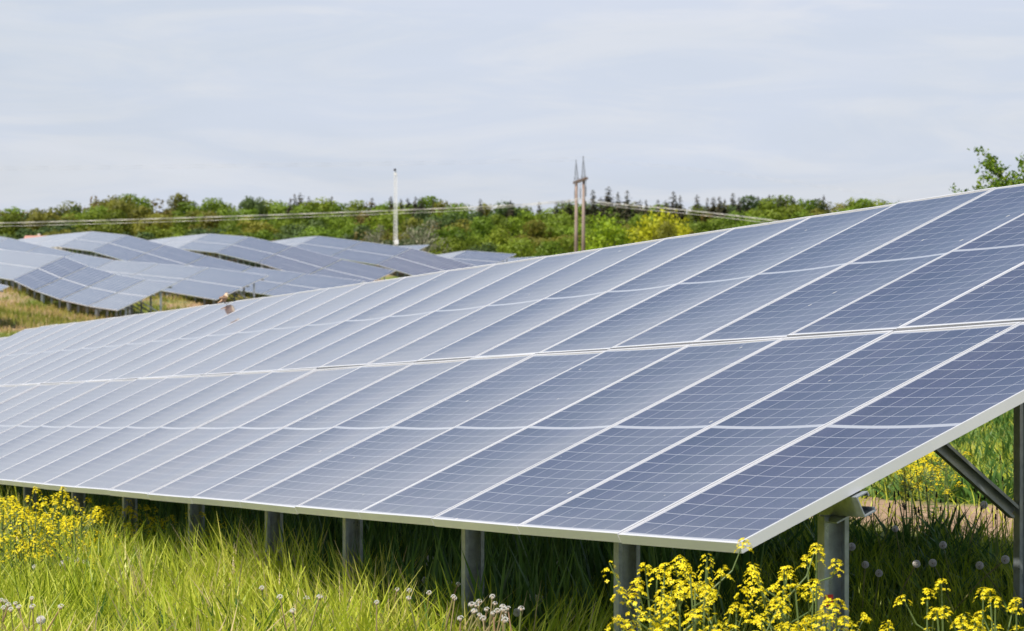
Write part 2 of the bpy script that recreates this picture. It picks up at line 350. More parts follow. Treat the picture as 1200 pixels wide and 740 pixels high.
def basis(o, x, y):
    x = Vector(x).normalized(); y = Vector(y); y = (y-x*y.dot(x)).normalized(); z = x.cross(y)
    M = Matrix((x, y, z)).transposed().to_4x4(); M.translation = Vector(o); return M
def c_sec(w, f, lip, t_):       # C profile: web on y=0, flanges towards +y, width along x
    return [(-w/2, 0), (w/2, 0), (w/2, f), (w/2-lip, f), (w/2-lip, f-t_), (w/2-t_, f-t_), (w/2-t_, t_), (-w/2+t_, t_), (-w/2+t_, f-t_), (-w/2+lip, f-t_), (-w/2+lip, f), (-w/2, f)]
A1 = Vector((d1h[0], d1h[1], 0)); AN = Vector((Nh[0], Nh[1], 0))       # along the row (towards the camera); across it
D2 = Vector(d2); NR_ = Vector(nrm)

def main_table(i0, i1, dz, label, post0, wtilt=0.0, tag_red=False):
    base = Vector(S(i0, 0)); base.z = gz(base.x, base.y)
    root = thing('solar_table', base, label, 'solar panels', 'tables of the nearest row')
    Minv = Matrix.Translation(-base)
    n = int(round(i1-i0))
    rr = random.Random(int(i0)+5)
    for k in range(n):
        for r in range(2):
            i = i0+k+.5; v0 = r*(2*HH+GAP)+.001
            o = Vector(S(i, v0))+Vector((0, 0, dz)); e = Vector(S(i-.5, v0)-S(i+.5, v0))
            M = basis(o, e, d2)
            M = M @ Matrix.Rotation(R(rr.gauss(0, .14)), 4, 'Y') @ Matrix.Rotation(R(rr.gauss(0, .09)+wtilt), 4, 'X')
            M.translation += NR_*rr.gauss(0, .0012)
            g = obj('solar_panel', GL[rr.randrange(len(GL))], root); g.matrix_local = Minv @ M
            fr = obj('panel_frame', FR, g)
    # purlins along the row
    cs = c_sec(.07, .045, .015, .004)
    for v in (.42, 1.50, 2.33, 3.13):
        m = MB(); st = list(np.arange(i0-(.03 if v < 1 else -.12), i1, 4.0))+[i1-.03]
        for a, b_ in zip(st[:-1], st[1:]):
            pa = Vector(S(a, v, -.075)); pb = Vector(S(b_, v, -.075)); pa.z += dz; pb.z += dz
            m.prism(cs, pa-base, pb-base, NR_, D2)
        m.obj('purlin', M_galv, root)
    for i in [q for q in post0 if i0 < q < i1]:
        for nm, v in (('front_post', .42), ('rear_post', 2.33)):
            top = Vector(S(i, v, -.11)); top.z += dz; gzz = gz(top.x, top.y)-.35
            w = .088 if nm == 'front_post' else .075
            m = MB(); m.prism(c_sec(w, .050, .015, .005), Vector((top.x, top.y, gzz))-base, top-base, AN, A1)
            o = m.obj(nm, M_galv, root)
            if nm == 'front_post' and tag_red and i == post0[0]:
                p = top-base+A1*.052-AN*.012; p.z = -.30+(-.80)*.0
                q = at_depth(971.5, 704, top.y-.06)-base
                m = MB(); m.box((0, 0, 0), (.028, .004, .038), Matrix.Translation(Vector((q.x, q.y, q.z))) @ Matrix.Rotation(math.atan2(-d1h[0], -d1h[1])*-1, 4, 'Z'))
                m.obj('marker_tag', M_red, o)
        # rafter, saddle and brace of each frame
        ir = i+.12; a = Vector(S(ir, .50, -.062)); b_ = Vector(S(ir, SL-.15, -.062)); a.z += dz; b_.z += dz
        m = MB(); m.prism(c_sec(.045, .045, .014, .004), a-base, b_-base, NR_, A1); m.obj('rafter', M_galv, root)
        p = Vector(S(i-.06, .42, -.116)); p.z += dz
        m = MB(); B_ = basis(p-base, d1, d2); m.box((0, 0, 0), (.11, .075, .005), B_); m.box((0, .04, .03), (.11, .004, .06), B_); m.obj('bracket', M_galv, root)
        rp_ = Vector(S(i, 2.33, -.0)); rp_.z += dz; lo = Vector((rp_.x, rp_.y, rp_.z-.97)); hi = Vector(S(i, 1.53, -.10)); hi.z += dz
        m = MB(); m.prism(c_sec(.055, .04, .012, .004), lo-base+A1*.01, hi-base+A1*.01, (hi-lo).normalized().cross(A1), A1); m.obj('brace', M_galv, root)
    return root
M_red = mat('red_plastic', (.55, .02, .02), .5)[0]
main_table(0, 28, 0, 'large nearest solar table filling the foreground, dark blue at right and pale at left', [.22, 1.97, 3.72, 5.48, 6.9, 8.58, 10.3]+[11.87+1.72*k for k in range(10)], tag_red=True)
main_table(28.28, 48.28, -.075, 'pale solar table cut by the left edge, beyond the large nearest table', [28.6+1.72*k for k in range(12)])

# hillside tables
FPW = PW
def far_meshes():
    hw = PW/2; v = []; 
    g = glass_mesh('solar_panel', 0, 0, True)
    # one mesh: glass + thin frame + backsheet
    bm = bmesh.new(); bm.from_mesh(g)
    me2 = frame_mesh(.04, lip=.024); bm2 = bmesh.new(); bm2.from_mesh(me2)
    nv = len(bm.verts); uvl = bm.loops.layers.uv.verify()
    vm = [bm.verts.new(x.co) for x in bm2.verts]
    for f_ in bm2.faces:
        nf = bm.faces.new([vm[x.index] for x in f_.verts]); nf.material_index = 1
    bm2.free(); me = bpy.data.meshes.new('solar_panel'); bm.to_mesh(me); bm.free(); me.materials.append(M_glass_far); me.materials.append(M_frame); return me
FARP = far_meshes()
rowname = {'A': 'nearest hillside row', 'B': 'second hillside row', 'C': 'third hillside row', 'D': 'fourth hillside row', 'E': 'fifth hillside row',
           'F': 'row behind the base of the white lattice mast', 'G': 'small peaked row just left of the pylon', 'H': 'thin last row peeking over the large table', 'Z': 'low row tip at the left edge'}
ordw = ['right-hand end', 'second from the right end', 'third from the right end', 'fourth from the right end', 'fifth from the right end', 'sixth from the right end', 'seventh from the right end', 'eighth from the right end', 'ninth from the right end']
def far_table(TL, TR, label, group, sag=0.0):
    TL, TR = Vector(TL), Vector(TR); e = TR-TL; Ln = e.length; n = max(3, int(round(Ln/1.0))); e.normalize()
    y = (D2-e*D2.dot(e)).normalized(); z = e.cross(y)
    BL = TL-y*SL; base = (BL+TR-y*SL)/2; base.z = gz(base.x, base.y)
    root = thing('solar_table', base, label, 'solar panels', group)
    pitch = (Ln-.30)/n
    for k in range(n):
        for r in range(2):
            o = BL+e*(.15+pitch*(k+.5))+y*(r*(2*HH+GAP)); M = basis(o-base, e, y)
            p = obj('solar_panel', FARP, root); M2 = M.copy(); p.matrix_local = M2 @ Matrix.Diagonal((pitch/(PW+.006), 1, 1, 1))
    m = MB()
    for v in (.36, 1.36, 2.13, 3.13): m.prism([(-.04, -.03), (.04, -.03), (.04, .03), (-.04, .03)], BL+y*v-z*.09-base, BL+e*Ln+y*v-z*.09-base, z, y)
    m.obj('purlin', M_galv, root)
    ns = max(2, int(round(Ln/2.2)))
    for k in range(ns+1):
        s = .25+(Ln-.5)*k/ns
        f_ = BL+e*s+y*.5-z*.1; r_ = BL+e*s+y*2.55-z*.1
        for nm, p in (('front_post', f_), ('rear_post', r_)):
            g_ = gz(p.x, p.y)-.25
            m = MB(); m.box(((p.x-base.x), (p.y-base.y), (g_+p.z)/2-base.z), (.11, .08, p.z-g_)); m.obj(nm, M_galv, root)
        lo = r_-Vector((0, 0, 1.15)); hi = BL+e*s+y*1.35-z*.12
        m = MB(); m.tube(lo-base, hi-base, .035, n=4); m.obj('brace', M_galv, root)
    return root
byrow = {}
for nm, a, b_ in tables_far: byrow.setdefault(nm, []).append((a, b_))
for nm, L_ in byrow.items():
    for k, (a, b_) in enumerate(reversed(L_)):
        if nm in 'FH': lab = {'F': 'small solar table with its right corner beside the foot of the white mast', 'H': 'thin pale solar table peeking over the large table below the pylon'}[nm]
        elif nm == 'G': lab = ['dark solar table at the right end of the small peaked row near the pylon', 'pale left slope table of the small peaked row near the pylon'][k]
        elif nm == 'Z': lab = ['solar table tip at the left edge above the dry grass', 'solar table hidden beyond the left edge in the lowest hillside row'][k]
        else: lab = f'{"right-most" if k == 0 else ordw[k]} solar table in the {rowname[nm]}' if k else f'solar table at the right-hand end of the {rowname[nm]}'
        far_table(a, b_, lab, 'solar tables on the hillside')
# the row directly behind the large table (its underside shades the weeds)
q0 = S(0, 0)+np.array([Nh[0], Nh[1], 0])*10.3
def row2(i): 
    p = q0-np.array([d1[0], d1[1], 0])*i; p = p.copy(); p[2] = gz(p[0], p[1])+CLEAR; return p
for k, (a, b_) in enumerate(((23, 35), (35.3, 47.3))):
    Pa, Pb = row2(b_)+d2*SL, row2(a)+d2*SL
    far_table(Pa, Pb, ['solar table of the next row seen only as shade behind the rear post', 'solar table hidden behind the large table in the next row'][k], 'tables of the next row')

# ------------------------------------------------------------------ grass
_g = rng.uniform(0, 1, (64, 64))
def vn(x, y, s):                          # cheap value noise
    x = np.asarray(x)*s+31.7; y = np.asarray(y)*s+17.3; xi = np.floor(x).astype(int); yi = np.floor(y).astype(int); fx = x-xi; fy = y-yi; fx = fx*fx*(3-2*fx); fy = fy*fy*(3-2*fy)
    g = lambda a, b_: _g[a % 64, b_ % 64]
    return (g(xi, yi)*(1-fx)+g(xi+1, yi)*fx)*(1-fy)+(g(xi, yi+1)*(1-fx)+g(xi+1, yi+1)*fx)*fy
def blades(P, h, w, lean, rnd, name, mat_, seg=3, curl=1.0, flow=None):
    n = len(P); az = (rng.uniform(0, 2*np.pi, n) if flow is None else 7*vn(P[:, 0], P[:, 1], flow)+rng.normal(0, 1.0, n)); fa = rng.uniform(0, 2*np.pi, n)
    dx, dy = np.cos(az), np.sin(az); sx, sy = np.cos(fa), np.sin(fa)
    V = np.zeros((n, seg+1, 2, 3), np.float32)
    for s in range(seg+1):
        tt = s/seg; off = lean*tt**1.8*curl; zz = h*(tt-.25*lean/np.maximum(h, 1e-3)*tt**2*.6); ww = w*(1-tt**2.4)*.5+.0004
        for j, sg in enumerate((-1, 1)):
            V[:, s, j, 0] = P[:, 0]+dx*off+sg*sx*ww; V[:, s, j, 1] = P[:, 1]+dy*off+sg*sy*ww; V[:, s, j, 2] = P[:, 2]+zz
    b0 = (np.arange(n)*(seg+1)*2)[:, None]
    F = np.concatenate([np.stack([b0[:, 0]+s*2, b0[:, 0]+s*2+1, b0[:, 0]+s*2+3, b0[:, 0]+s*2+2], -1) for s in range(seg)])
    return mesh_np(name, V.reshape(-1, 3), F, [mat_], attrs={'rnd': np.repeat(rnd, (seg+1)*2)}, smooth=True)
def rowcoord(X, Y): return Nh[0]*X+Nh[1]*Y-float(Nh@t0[:2]), -(d1h[0]*(X-t0[0])+d1h[1]*(Y-t0[1]))    # (metres right of the bottom edge, metres back along the row)
def scatter(n, Y0, Y1, x0, x1, keep):
    Y = np.sqrt(rng.uniform(Y0**2, Y1**2, n)); X = rng.uniform(x0, x1, n)*Y
    k = keep(X, Y); X, Y = X[k], Y[k]
    return np.c_[X, Y, ground(X, Y)]
# sunlit strip in front of the table
P = scatter(125000, 7.5, 26, -.20, .20, lambda X, Y: (rowcoord(X, Y)[0] < .55) & (rowcoord(X, Y)[0] > -6))
nn, ii = rowcoord(P[:, 0], P[:, 1])
hs_ = (.22+.22*vn(P[:, 0], P[:, 1], 1.3)+.20*vn(P[:, 0], P[:, 1], 4.1))*np.clip(.82+.045*ii, .75, 1.22)*rng.uniform(.5, 1.15, len(P))
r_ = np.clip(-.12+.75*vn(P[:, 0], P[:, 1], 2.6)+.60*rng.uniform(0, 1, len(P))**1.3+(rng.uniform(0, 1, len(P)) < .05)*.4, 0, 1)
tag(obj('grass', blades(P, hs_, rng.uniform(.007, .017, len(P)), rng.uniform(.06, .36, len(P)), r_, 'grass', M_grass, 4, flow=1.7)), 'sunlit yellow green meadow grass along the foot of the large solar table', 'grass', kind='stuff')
P = scatter(16000, 8, 24, -.20, .20, lambda X, Y: (rowcoord(X, Y)[0] < .5) & (rowcoord(X, Y)[0] > -5) & (vn(X, Y, 1.1)+.5*vn(X, Y, 3.3) > .82))
tag(obj('weeds', blades(P, rng.uniform(.10, .46, len(P)), rng.uniform(.014, .034, len(P)), rng.uniform(.05, .2, len(P)), rng.uniform(0, 1, len(P)), 'weeds', M_weed, 3)), 'broad green weed leaves mixed into the sunlit grass in front of the table', 'weeds', kind='stuff')
P = scatter(30000, 14, 36, .08, .20, lambda X, Y: (rowcoord(X, Y)[0] > 5.7) & (rowcoord(X, Y)[0] < 15) & (vn(X, Y, .9)+.5*vn(X, Y, 2.9) > .78))
tag(obj('weeds', blades(P, rng.uniform(.05, .24, len(P))*(.5+1.1*vn(P[:, 0], P[:, 1], 1.9)), rng.uniform(.015, .04, len(P)), rng.uniform(.05, .22, len(P)), rng.uniform(.3, 1, len(P)), 'weeds', M_weed, 3)), 'sunlit leafy weeds growing beyond the bare soil behind the table', 'weeds', kind='stuff')
# under and behind the table
P = scatter(230000, 8.5, 44, -.20, .20, lambda X, Y: (rowcoord(X, Y)[0] >= .55) & (rowcoord(X, Y)[0] < 17) & (rng.uniform(0, 1, len(X)) < np.clip(14/Y, 0, 1)))
nn, ii = rowcoord(P[:, 0], P[:, 1]); _w = vn(P[:, 0], P[:, 1], .6)+.5*vn(P[:, 0], P[:, 1], 2.1)-.75; bare = ((nn > 3.8+_w*.6) & (nn < 5.9+_w*1.6) & (rng.uniform(0, 1, len(P)) < .93)) | ((nn > 7.2) & (_w > .18) & (rng.uniform(0, 1, len(P)) < .8))
P = P[~bare]; nn = nn[~bare]
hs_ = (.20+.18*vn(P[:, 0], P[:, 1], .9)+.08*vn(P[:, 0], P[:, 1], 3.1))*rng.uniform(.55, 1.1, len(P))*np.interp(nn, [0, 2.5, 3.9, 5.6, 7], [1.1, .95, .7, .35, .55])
tag(obj('grass', blades(P, hs_, rng.uniform(.005, .010, len(P)), rng.uniform(.03, .18, len(P)), np.clip(.03+.33*(nn > 4)+.3*vn(P[:, 0], P[:, 1], 2.2)+.4*rng.uniform(0, 1, len(P))**2, 0, 1), 'grass', M_grass, 3)), 'green grass in the shade under and behind the large solar table', 'grass', kind='stuff')  # shade under the table painted into darker blade colours, lighter beyond it
# broad weed leaves in the shade
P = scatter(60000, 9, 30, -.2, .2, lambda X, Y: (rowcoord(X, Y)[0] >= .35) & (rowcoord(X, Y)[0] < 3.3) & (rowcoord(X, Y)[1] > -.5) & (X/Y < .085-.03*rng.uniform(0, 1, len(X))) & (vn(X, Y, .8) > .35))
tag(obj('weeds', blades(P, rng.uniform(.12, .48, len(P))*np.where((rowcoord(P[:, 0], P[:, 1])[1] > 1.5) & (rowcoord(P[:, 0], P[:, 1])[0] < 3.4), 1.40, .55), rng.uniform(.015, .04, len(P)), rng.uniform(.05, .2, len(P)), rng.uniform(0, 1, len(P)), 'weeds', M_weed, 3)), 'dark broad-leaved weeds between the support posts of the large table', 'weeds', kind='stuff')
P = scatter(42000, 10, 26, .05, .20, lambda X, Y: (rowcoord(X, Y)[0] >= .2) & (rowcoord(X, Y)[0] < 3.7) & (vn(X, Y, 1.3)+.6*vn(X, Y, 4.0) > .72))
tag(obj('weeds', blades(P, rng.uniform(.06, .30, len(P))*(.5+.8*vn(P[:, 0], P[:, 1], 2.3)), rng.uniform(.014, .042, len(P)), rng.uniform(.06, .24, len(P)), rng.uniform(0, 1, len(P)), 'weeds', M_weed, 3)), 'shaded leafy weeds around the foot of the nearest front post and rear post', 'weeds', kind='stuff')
# dry meadow on the opposite slope
P = scatter(170000, 60, 240, -.20, .02, lambda X, Y: (Nh[0]*X+Nh[1]*Y > 14) & (Nh[0]*X+Nh[1]*Y < 75) & (vn(X, Y, .22)*.7+.6*vn(X, Y*.6, .8) < .74+.2*rng.uniform(-1, 1, len(X))))
tag(obj('dry_grass', blades(P, rng.uniform(.1, .45, len(P))*(.5+.8*vn(P[:, 0], P[:, 1], .5)), rng.uniform(.03, .07, len(P)), rng.uniform(.03, .2, len(P)), np.clip(-.25+1.2*vn(P[:, 0], P[:, 1], .45)+.35*rng.uniform(-.5, 1, len(P)), 0, 1), 'dry_grass', M_drygrass, 2)), 'dry yellow and green meadow on the slope below the hillside tables', 'grass', kind='stuff')

# ------------------------------------------------------------------ flowers
def rape_mesh(seed, h=.8, nb=9):
    r = random.Random(seed); g = np.random.default_rng(seed); stem = MB(); fl = []; 
    def bend(p, q, r0, r1): stem.tube(p, q, r0, r1, 5)
    top = Vector((r.uniform(-.05, .05), r.uniform(-.05, .05), h)); bend((0, 0, -.02), top*.55, .006, .0045); bend(top*.55, top, .0045, .0022)
    tips = [top]
    for k in range(nb):
        z = r.uniform(.45, .9); a = r.uniform(0, 6.28); p = top*z; L_ = r.uniform(.10, .24)*(1.25-z*.6)
        q = p+Vector((math.cos(a)*L_*.75, math.sin(a)*L_*.75, L_*1.0)); mid = (p+q)/2+Vector((math.cos(a)*.02, math.sin(a)*.02, -.015)); bend(p, mid, .003, .0024); bend(mid, q, .0024, .0016); tips.append(q)
    heads = []
    for tp in tips:
        Vs, Fs, rn = [], [], []
        nfl = r.randint(11, 21); hh = r.uniform(.035, .07)
        for _ in range(nfl):
            a = r.uniform(0, 6.28); u = r.random(); rad = .010+.016*(1-u)*1.2; c_ = tp+Vector((math.cos(a)*rad, math.sin(a)*rad, -hh*(1-u)+.008))
            out_ = Vector((math.cos(a), math.sin(a), .7+u)).normalized(); xa = out_.orthogonal().normalized(); ya = out_.cross(xa); s = r.uniform(.0055, .0085); th = r.uniform(0, 1.57)
            for k in range(4):      # four petals
                an = th+k*math.pi/2; d = xa*math.cos(an)+ya*math.sin(an); e = out_.cross(d)
                b0 = len(Vs); Vs += [c_, c_+d*s*.7+e*s*.42+out_*.001, c_+d*s*1.15+out_*-.001, c_+d*s*.7-e*s*.42+out_*.001]; Fs.append((b0, b0+1, b0+2, b0+3)); rn += [r.random()]*4
        heads.append(mesh_np('flower_head', [list(v) for v in Vs], Fs, [M_petal], attrs={'rnd': rn}))
    # small narrow leaves
    Vl, Fl, rl = [], [], []
    for _ in range(10):
        z = r.uniform(.1, .75); a = r.uniform(0, 6.28); p = top*z; d = Vector((math.cos(a), math.sin(a), .5)).normalized(); e = d.cross(Vector((0, 0, 1))).normalized(); L_ = r.uniform(.05, .12)*(1.2-z)
        b0 = len(Vl); Vl += [p, p+d*L_*.5+e*L_*.14, p+d*L_-Vector((0, 0, L_*.2)), p+d*L_*.5-e*L_*.14]; Fl.append((b0, b0+1, b0+2, b0+3)); rl += [r.random()]*4
    sm = stem.mesh('stem', M_rapeleaf)
    at = sm.attributes.new('rnd', 'FLOAT', 'POINT'); at.data.foreach_set('value', np.full(len(sm.vertices), .4, np.float32))
    return sm, heads, mesh_np('leaves', [list(v) for v in Vl], Fl, [M_weed], attrs={'rnd': rl})
RAPE = [rape_mesh(s, .8, nb) for s, nb in ((1, 6), (2, 8), (3, 5), (4, 7), (5, 9))]
def rape(x, ytop, Y, label, group, var=None):
    p = at_depth(x, ytop, Y); g_ = gz(p.x, p.y); h = p.z-g_
    if h < .25: return
    root = thing('rapeseed_plant', (p.x, p.y, g_), label, 'flowering plant', group); root.rotation_euler = (random.gauss(0, .06), random.gauss(0, .06), random.uniform(0, 6.28)); 
    s = h/.80; root.scale = (1.0, 1.0, s)
    sm, fm, lm = RAPE[random.randrange(5) if var is None else var]
    obj('stem', sm, root); [obj('flower_head', f_, root) for f_ in fm]; obj('leaves', lm, root)
k = 0
right_clump = [(752, 668, 8.6), (770, 690, 8.2), (786, 662, 8.8), (800, 684, 8.4), (815, 654, 8.7), (830, 675, 8.3), (838, 657, 8.9), (795, 712, 7.9), (760, 716, 8.0), (858, 712, 8.1), (780, 700, 8.5), (868, 690, 8.8)]
for x, y, Y in right_clump: rape(x, y, Y, 'tall yellow rapeseed plant in the dense clump below the near corner of the large table', 'rapeseed clump below the table corner')
for x, y, Y in [(905, 690, 8.6), (930, 664, 8.7), (940, 682, 8.4), (955, 646, 8.8), (958, 688, 8.3), (975, 705, 8.2), (985, 716, 8.0), (925, 722, 8.0), (912, 676, 8.9)]:
    rape(x, y, Y, 'yellow rapeseed plant growing in front of the nearest front post', 'rapeseed by the nearest front post')
for x, y, Y, lb in [(1085, 694, 8.4, 'left-most single rapeseed stalk at the bottom right corner'), (1112, 680, 8.6, 'tallest single rapeseed stalk at the bottom right, below the brace'), (1122, 716, 8.2, 'short rapeseed stalk at the bottom right, just below the tallest one'),
                    (1148, 690, 8.5, 'rapeseed stalk at the bottom right between the tallest one and the rear post'), (1165, 702, 8.3, 'low rapeseed stalk at the bottom right under the rear post'), (1180, 694, 8.5, 'rapeseed stalk leaning right in front of the rear post'), (1198, 700, 8.2, 'rapeseed stalk at the bottom right edge of the photo')]:
    rape(x, y, Y, lb, 'single rapeseed stalks at the bottom right', 2)
for x, y, Y in [(3, 585, 17.3), (14, 592, 17.0), (24, 580, 17.4), (35, 590, 16.8), (46, 598, 16.6), (55, 577, 17.3), (62, 590, 17.0), (72, 600, 16.8), (80, 606, 16.6), (68, 582, 17.6), (92, 612, 16.6), (100, 606, 17.0), (8, 603, 16.7), (30, 604, 16.6), (50, 586, 17.2), (86, 596, 17.1), (20, 596, 16.6), (40, 583, 17.3), (60, 603, 16.5), (2, 594, 16.9)]:
    rape(x, y, Y, 'yellow rapeseed plant in the sunlit clump at the left edge below the table', 'rapeseed clump at the left edge', random.choice((1, 4, 3)))
for x, y, Y in [(118, 584, 18.6), (132, 590, 18.9), (145, 600, 18.4), (160, 586, 19), (172, 596, 18.7), (128, 604, 18.3), (152, 610, 18.1), (246, 601, 17.4), (138, 582, 19.2), (112, 592, 18.7), (185, 600, 18.6), (200, 608, 18.4), (168, 604, 18.2), (150, 592, 19.3)]:
    rape(x, y, Y, 'dim yellow rapeseed plant in the shade under the far left of the table', 'shaded rapeseed under the table')

def clock_mesh(seed, full=True):
    r = random.Random(seed); g = np.random.default_rng(seed); n = 300 if full else 16; Vs, Fs = [], []
    d = g.normal(size=(n, 3)); d /= np.linalg.norm(d, axis=1)[:, None]
    if not full: d[:, 2] = np.abs(d[:, 2])
    for v in d:
        v = Vector(v); a = v.orthogonal().normalized(); b_ = v.cross(a); c_ = v*(.016 if full else .010)
        for k in range(3):          # little parachute blades
            an = k*1.047+r.random(); e = (a*math.cos(an)+b_*math.sin(an)); i0 = len(Vs)
            Vs += [c_-e*.0055+v*.002, c_-v*.001, c_+e*.0055+v*.002, c_+v*.0018]; Fs.append((i0, i0+1, i0+2, i0+3))
        i0 = len(Vs); Vs += [v*.003, v*.003+a*.0003, c_+a*.0003, c_]; Fs.append((i0, i0+1, i0+2, i0+3))
    return mesh_np('seed_head', [list(v) for v in Vs], Fs, [M_clock], attrs={'rnd': g.uniform(0, 1, len(Vs))})
CLK = [clock_mesh(1), clock_mesh(2)]; BARE = [clock_mesh(3, False), clock_mesh(4, False), clock_mesh(5, False)]
BUT = MB().ball((0, 0, -.004), .0065, 1, (1, 1, 1.2)).mesh('button', M_bract, True)
def dandelion(x, y, Y, full, label, group):
    p = at_depth(x, y, Y); g_ = gz(p.x, p.y); h = p.z-g_
    if h < .05 or h > .95: return
    root = thing('dandelion', (p.x, p.y, g_), label, 'dandelion', group)
    dx, dy = random.gauss(0, .09), random.gauss(0, .05)
    m = MB(); pr = Vector((dx, dy, 0))
    for s in (.4, .75, 1.0):
        q = Vector((dx*(1-s**1.6), dy*(1-s**1.6), h*s)); m.tube(pr, q, .0034, .0028, 6); pr = q
    sm = m.mesh('stalk', M_stalk); at = sm.attributes.new('rnd', 'FLOAT', 'POINT'); at.data.foreach_set('value', np.full(len(sm.vertices), random.random()*(.4 if full else 1), np.float32))
    obj('stalk', sm, root); sh = obj('seed_head', random.choice(CLK if full else BARE), root, (0, 0, h)); s = random.uniform(.85, 1.05) if full else random.uniform(.8, 1.1); sh.scale = (s, s, s)
    obj('button', BUT, root, (0, 0, h))
def depth_for(x, y, h):           # depth at which the sight line is h above the ground
    best = None
    for Y in np.linspace(8, 42, 340):
        p = at_depth(x, y, Y)
        if p.z-gz(p.x, p.y) <= h: return Y
    return None
full_list = [(504, 654, 'full white dandelion clock, upper of the touching pair in the shade under the table', None), (503, 660.5, 'full white dandelion clock, lower of the touching pair in the shade under the table', None),
  (498, 680, 'lone white dandelion clock below the touching pair, left of the post', None), (546, 668, 'white dandelion clock against the foot of the post', None), (550, 674, 'white dandelion clock right of the one against the post foot', None), (526, 684, 'ragged white dandelion clock left of the post foot', None),
  (772, 683, 'grey white dandelion clock behind the rapeseed clump', None), (998, 641, 'white dandelion clock right beside the nearest front post', None), (1105, 639, 'bright white dandelion clock below the lower end of the brace', None),
  (1074, 661, 'white dandelion clock low in the shade left of the brightest one', None), (1093, 660, 'ragged dandelion clock between the two brightest ones', None), (1153, 592, 'large dandelion clock against bare soil beside the brace', None), (1049, 620, 'white dandelion clock in the middle of the shaded grass', None),
  (1030, 672, 'faint white dandelion clock low right of the nearest front post', None), (1014, 662, 'faint dandelion clock just right of the nearest front post', None), (1148, 663, 'faint dandelion clock left of the rear post', None), (1178, 656, 'faint dandelion clock at the foot of the rear post', None), (1018, 601, 'pale dandelion clock above the shaded grass by the bracket', None),
  (95, 648, None, 'dl'), (90, 657, None, 'dl'), (80, 656, None, 'dl'), (73, 661, None, 'dl'), (85, 659, None, 'dl'), (100, 659, None, 'dl'), (48, 727, None, 'dl'), (41, 665, None, 'dl'), (632, 702, None, 'dm'), (624, 700, None, 'dm'), (606, 718, None, 'dm'), (656, 660, None, 'dm')]
for x, y, lb, g_ in full_list:
    h = .36 if y < 670 else .34
    Y = depth_for(x, y, .40 if x < 300 else h)
    if Y: dandelion(x, y, Y, True, lb or {'dl': 'white dandelion clock in the sunlit grass at the left', 'dm': 'white dandelion clock at the shadow edge between two front posts'}[g_], {'dl': 'dandelion clocks in the left grass', 'dm': 'dandelion clocks at the shadow edge'}.get(g_, 'dandelion clocks under the table'))
for x, y in [(1078, 534), (1088, 527), (1098, 532), (1106, 541), (1092, 540), (1070, 545), (1084, 544), (1064, 552), (1112, 536)]:
    Y = depth_for(x, y, .42)
    if Y: rape(x, y, Y, 'small yellow flowering plant beyond the table, seen left of the brace', 'yellow flowers behind the table')
rr = random.Random(11)
for _ in range(50):
    c_ = rr.choice([(555, 708, 38, 16), (520, 700, 30, 14), (25, 722, 26, 14), (15, 712, 18, 14), (578, 716, 18, 10), (345, 700, 45, 20), (338, 650, 8, 6)])
    x = rr.gauss(c_[0], c_[2]*.95); y = min(737, rr.gauss(c_[1], c_[3]*.5)); Y = depth_for(x, y, rr.uniform(.42, .52))
    if Y and Y < 20: dandelion(x, y, Y, False, 'spent dandelion with a bare pinkish head above the sunlit grass', 'spent dandelions in the front grass')
# dark spent heads against the soil at the right
M_seed = mat('dark_seed_spike', (.035, .028, .02), .9)[0]
SPK = MB().tube((0, 0, -.012), (0, 0, .016), .0055, .0035, 7).ball((0, 0, .014), .0045, 1).mesh('seed_spike', M_seed, True)
def plantain(x, y, Y):
    p = at_depth(x, y, Y); g_ = gz(p.x, p.y); h = p.z-g_
    root = thing('plantain_stalk', (p.x, p.y, g_), 'dark plantain seed spike on a thin stalk against the bare soil', 'weed', 'plantain spikes against the bare soil')
    dx = rr.gauss(0, .07); m = MB(); m.tube((dx, 0, 0), (dx*.3, 0, h*.6), .002, .002, 5); m.tube((dx*.3, 0, h*.6), (0, 0, h), .002, .0016, 5); sm = m.mesh('stalk', M_stalk)
    at = sm.attributes.new('rnd', 'FLOAT', 'POINT'); at.data.foreach_set('value', np.zeros(len(sm.vertices), np.float32))
    obj('stalk', sm, root); o = obj('seed_spike', SPK, root, (0, 0, h)); o.scale = (.9, .9, rr.uniform(.6, 1.2))
for _ in range(38):
    x = rr.uniform(1000, 1188); y = rr.gauss(590, 13); Y = depth_for(x, y, rr.uniform(.30, .44))
    if Y and Y < 24: plantain(x, y, Y)
for _ in range(0):
    x = rr.uniform(1000, 1190); y = rr.gauss(585, 9); Y = depth_for(x, y, rr.uniform(.26, .36))
    if Y: dandelion(x, y, Y, False, 'dark spent dandelion head standing against the bare soil behind the table', 'spent dandelions against the bare soil')

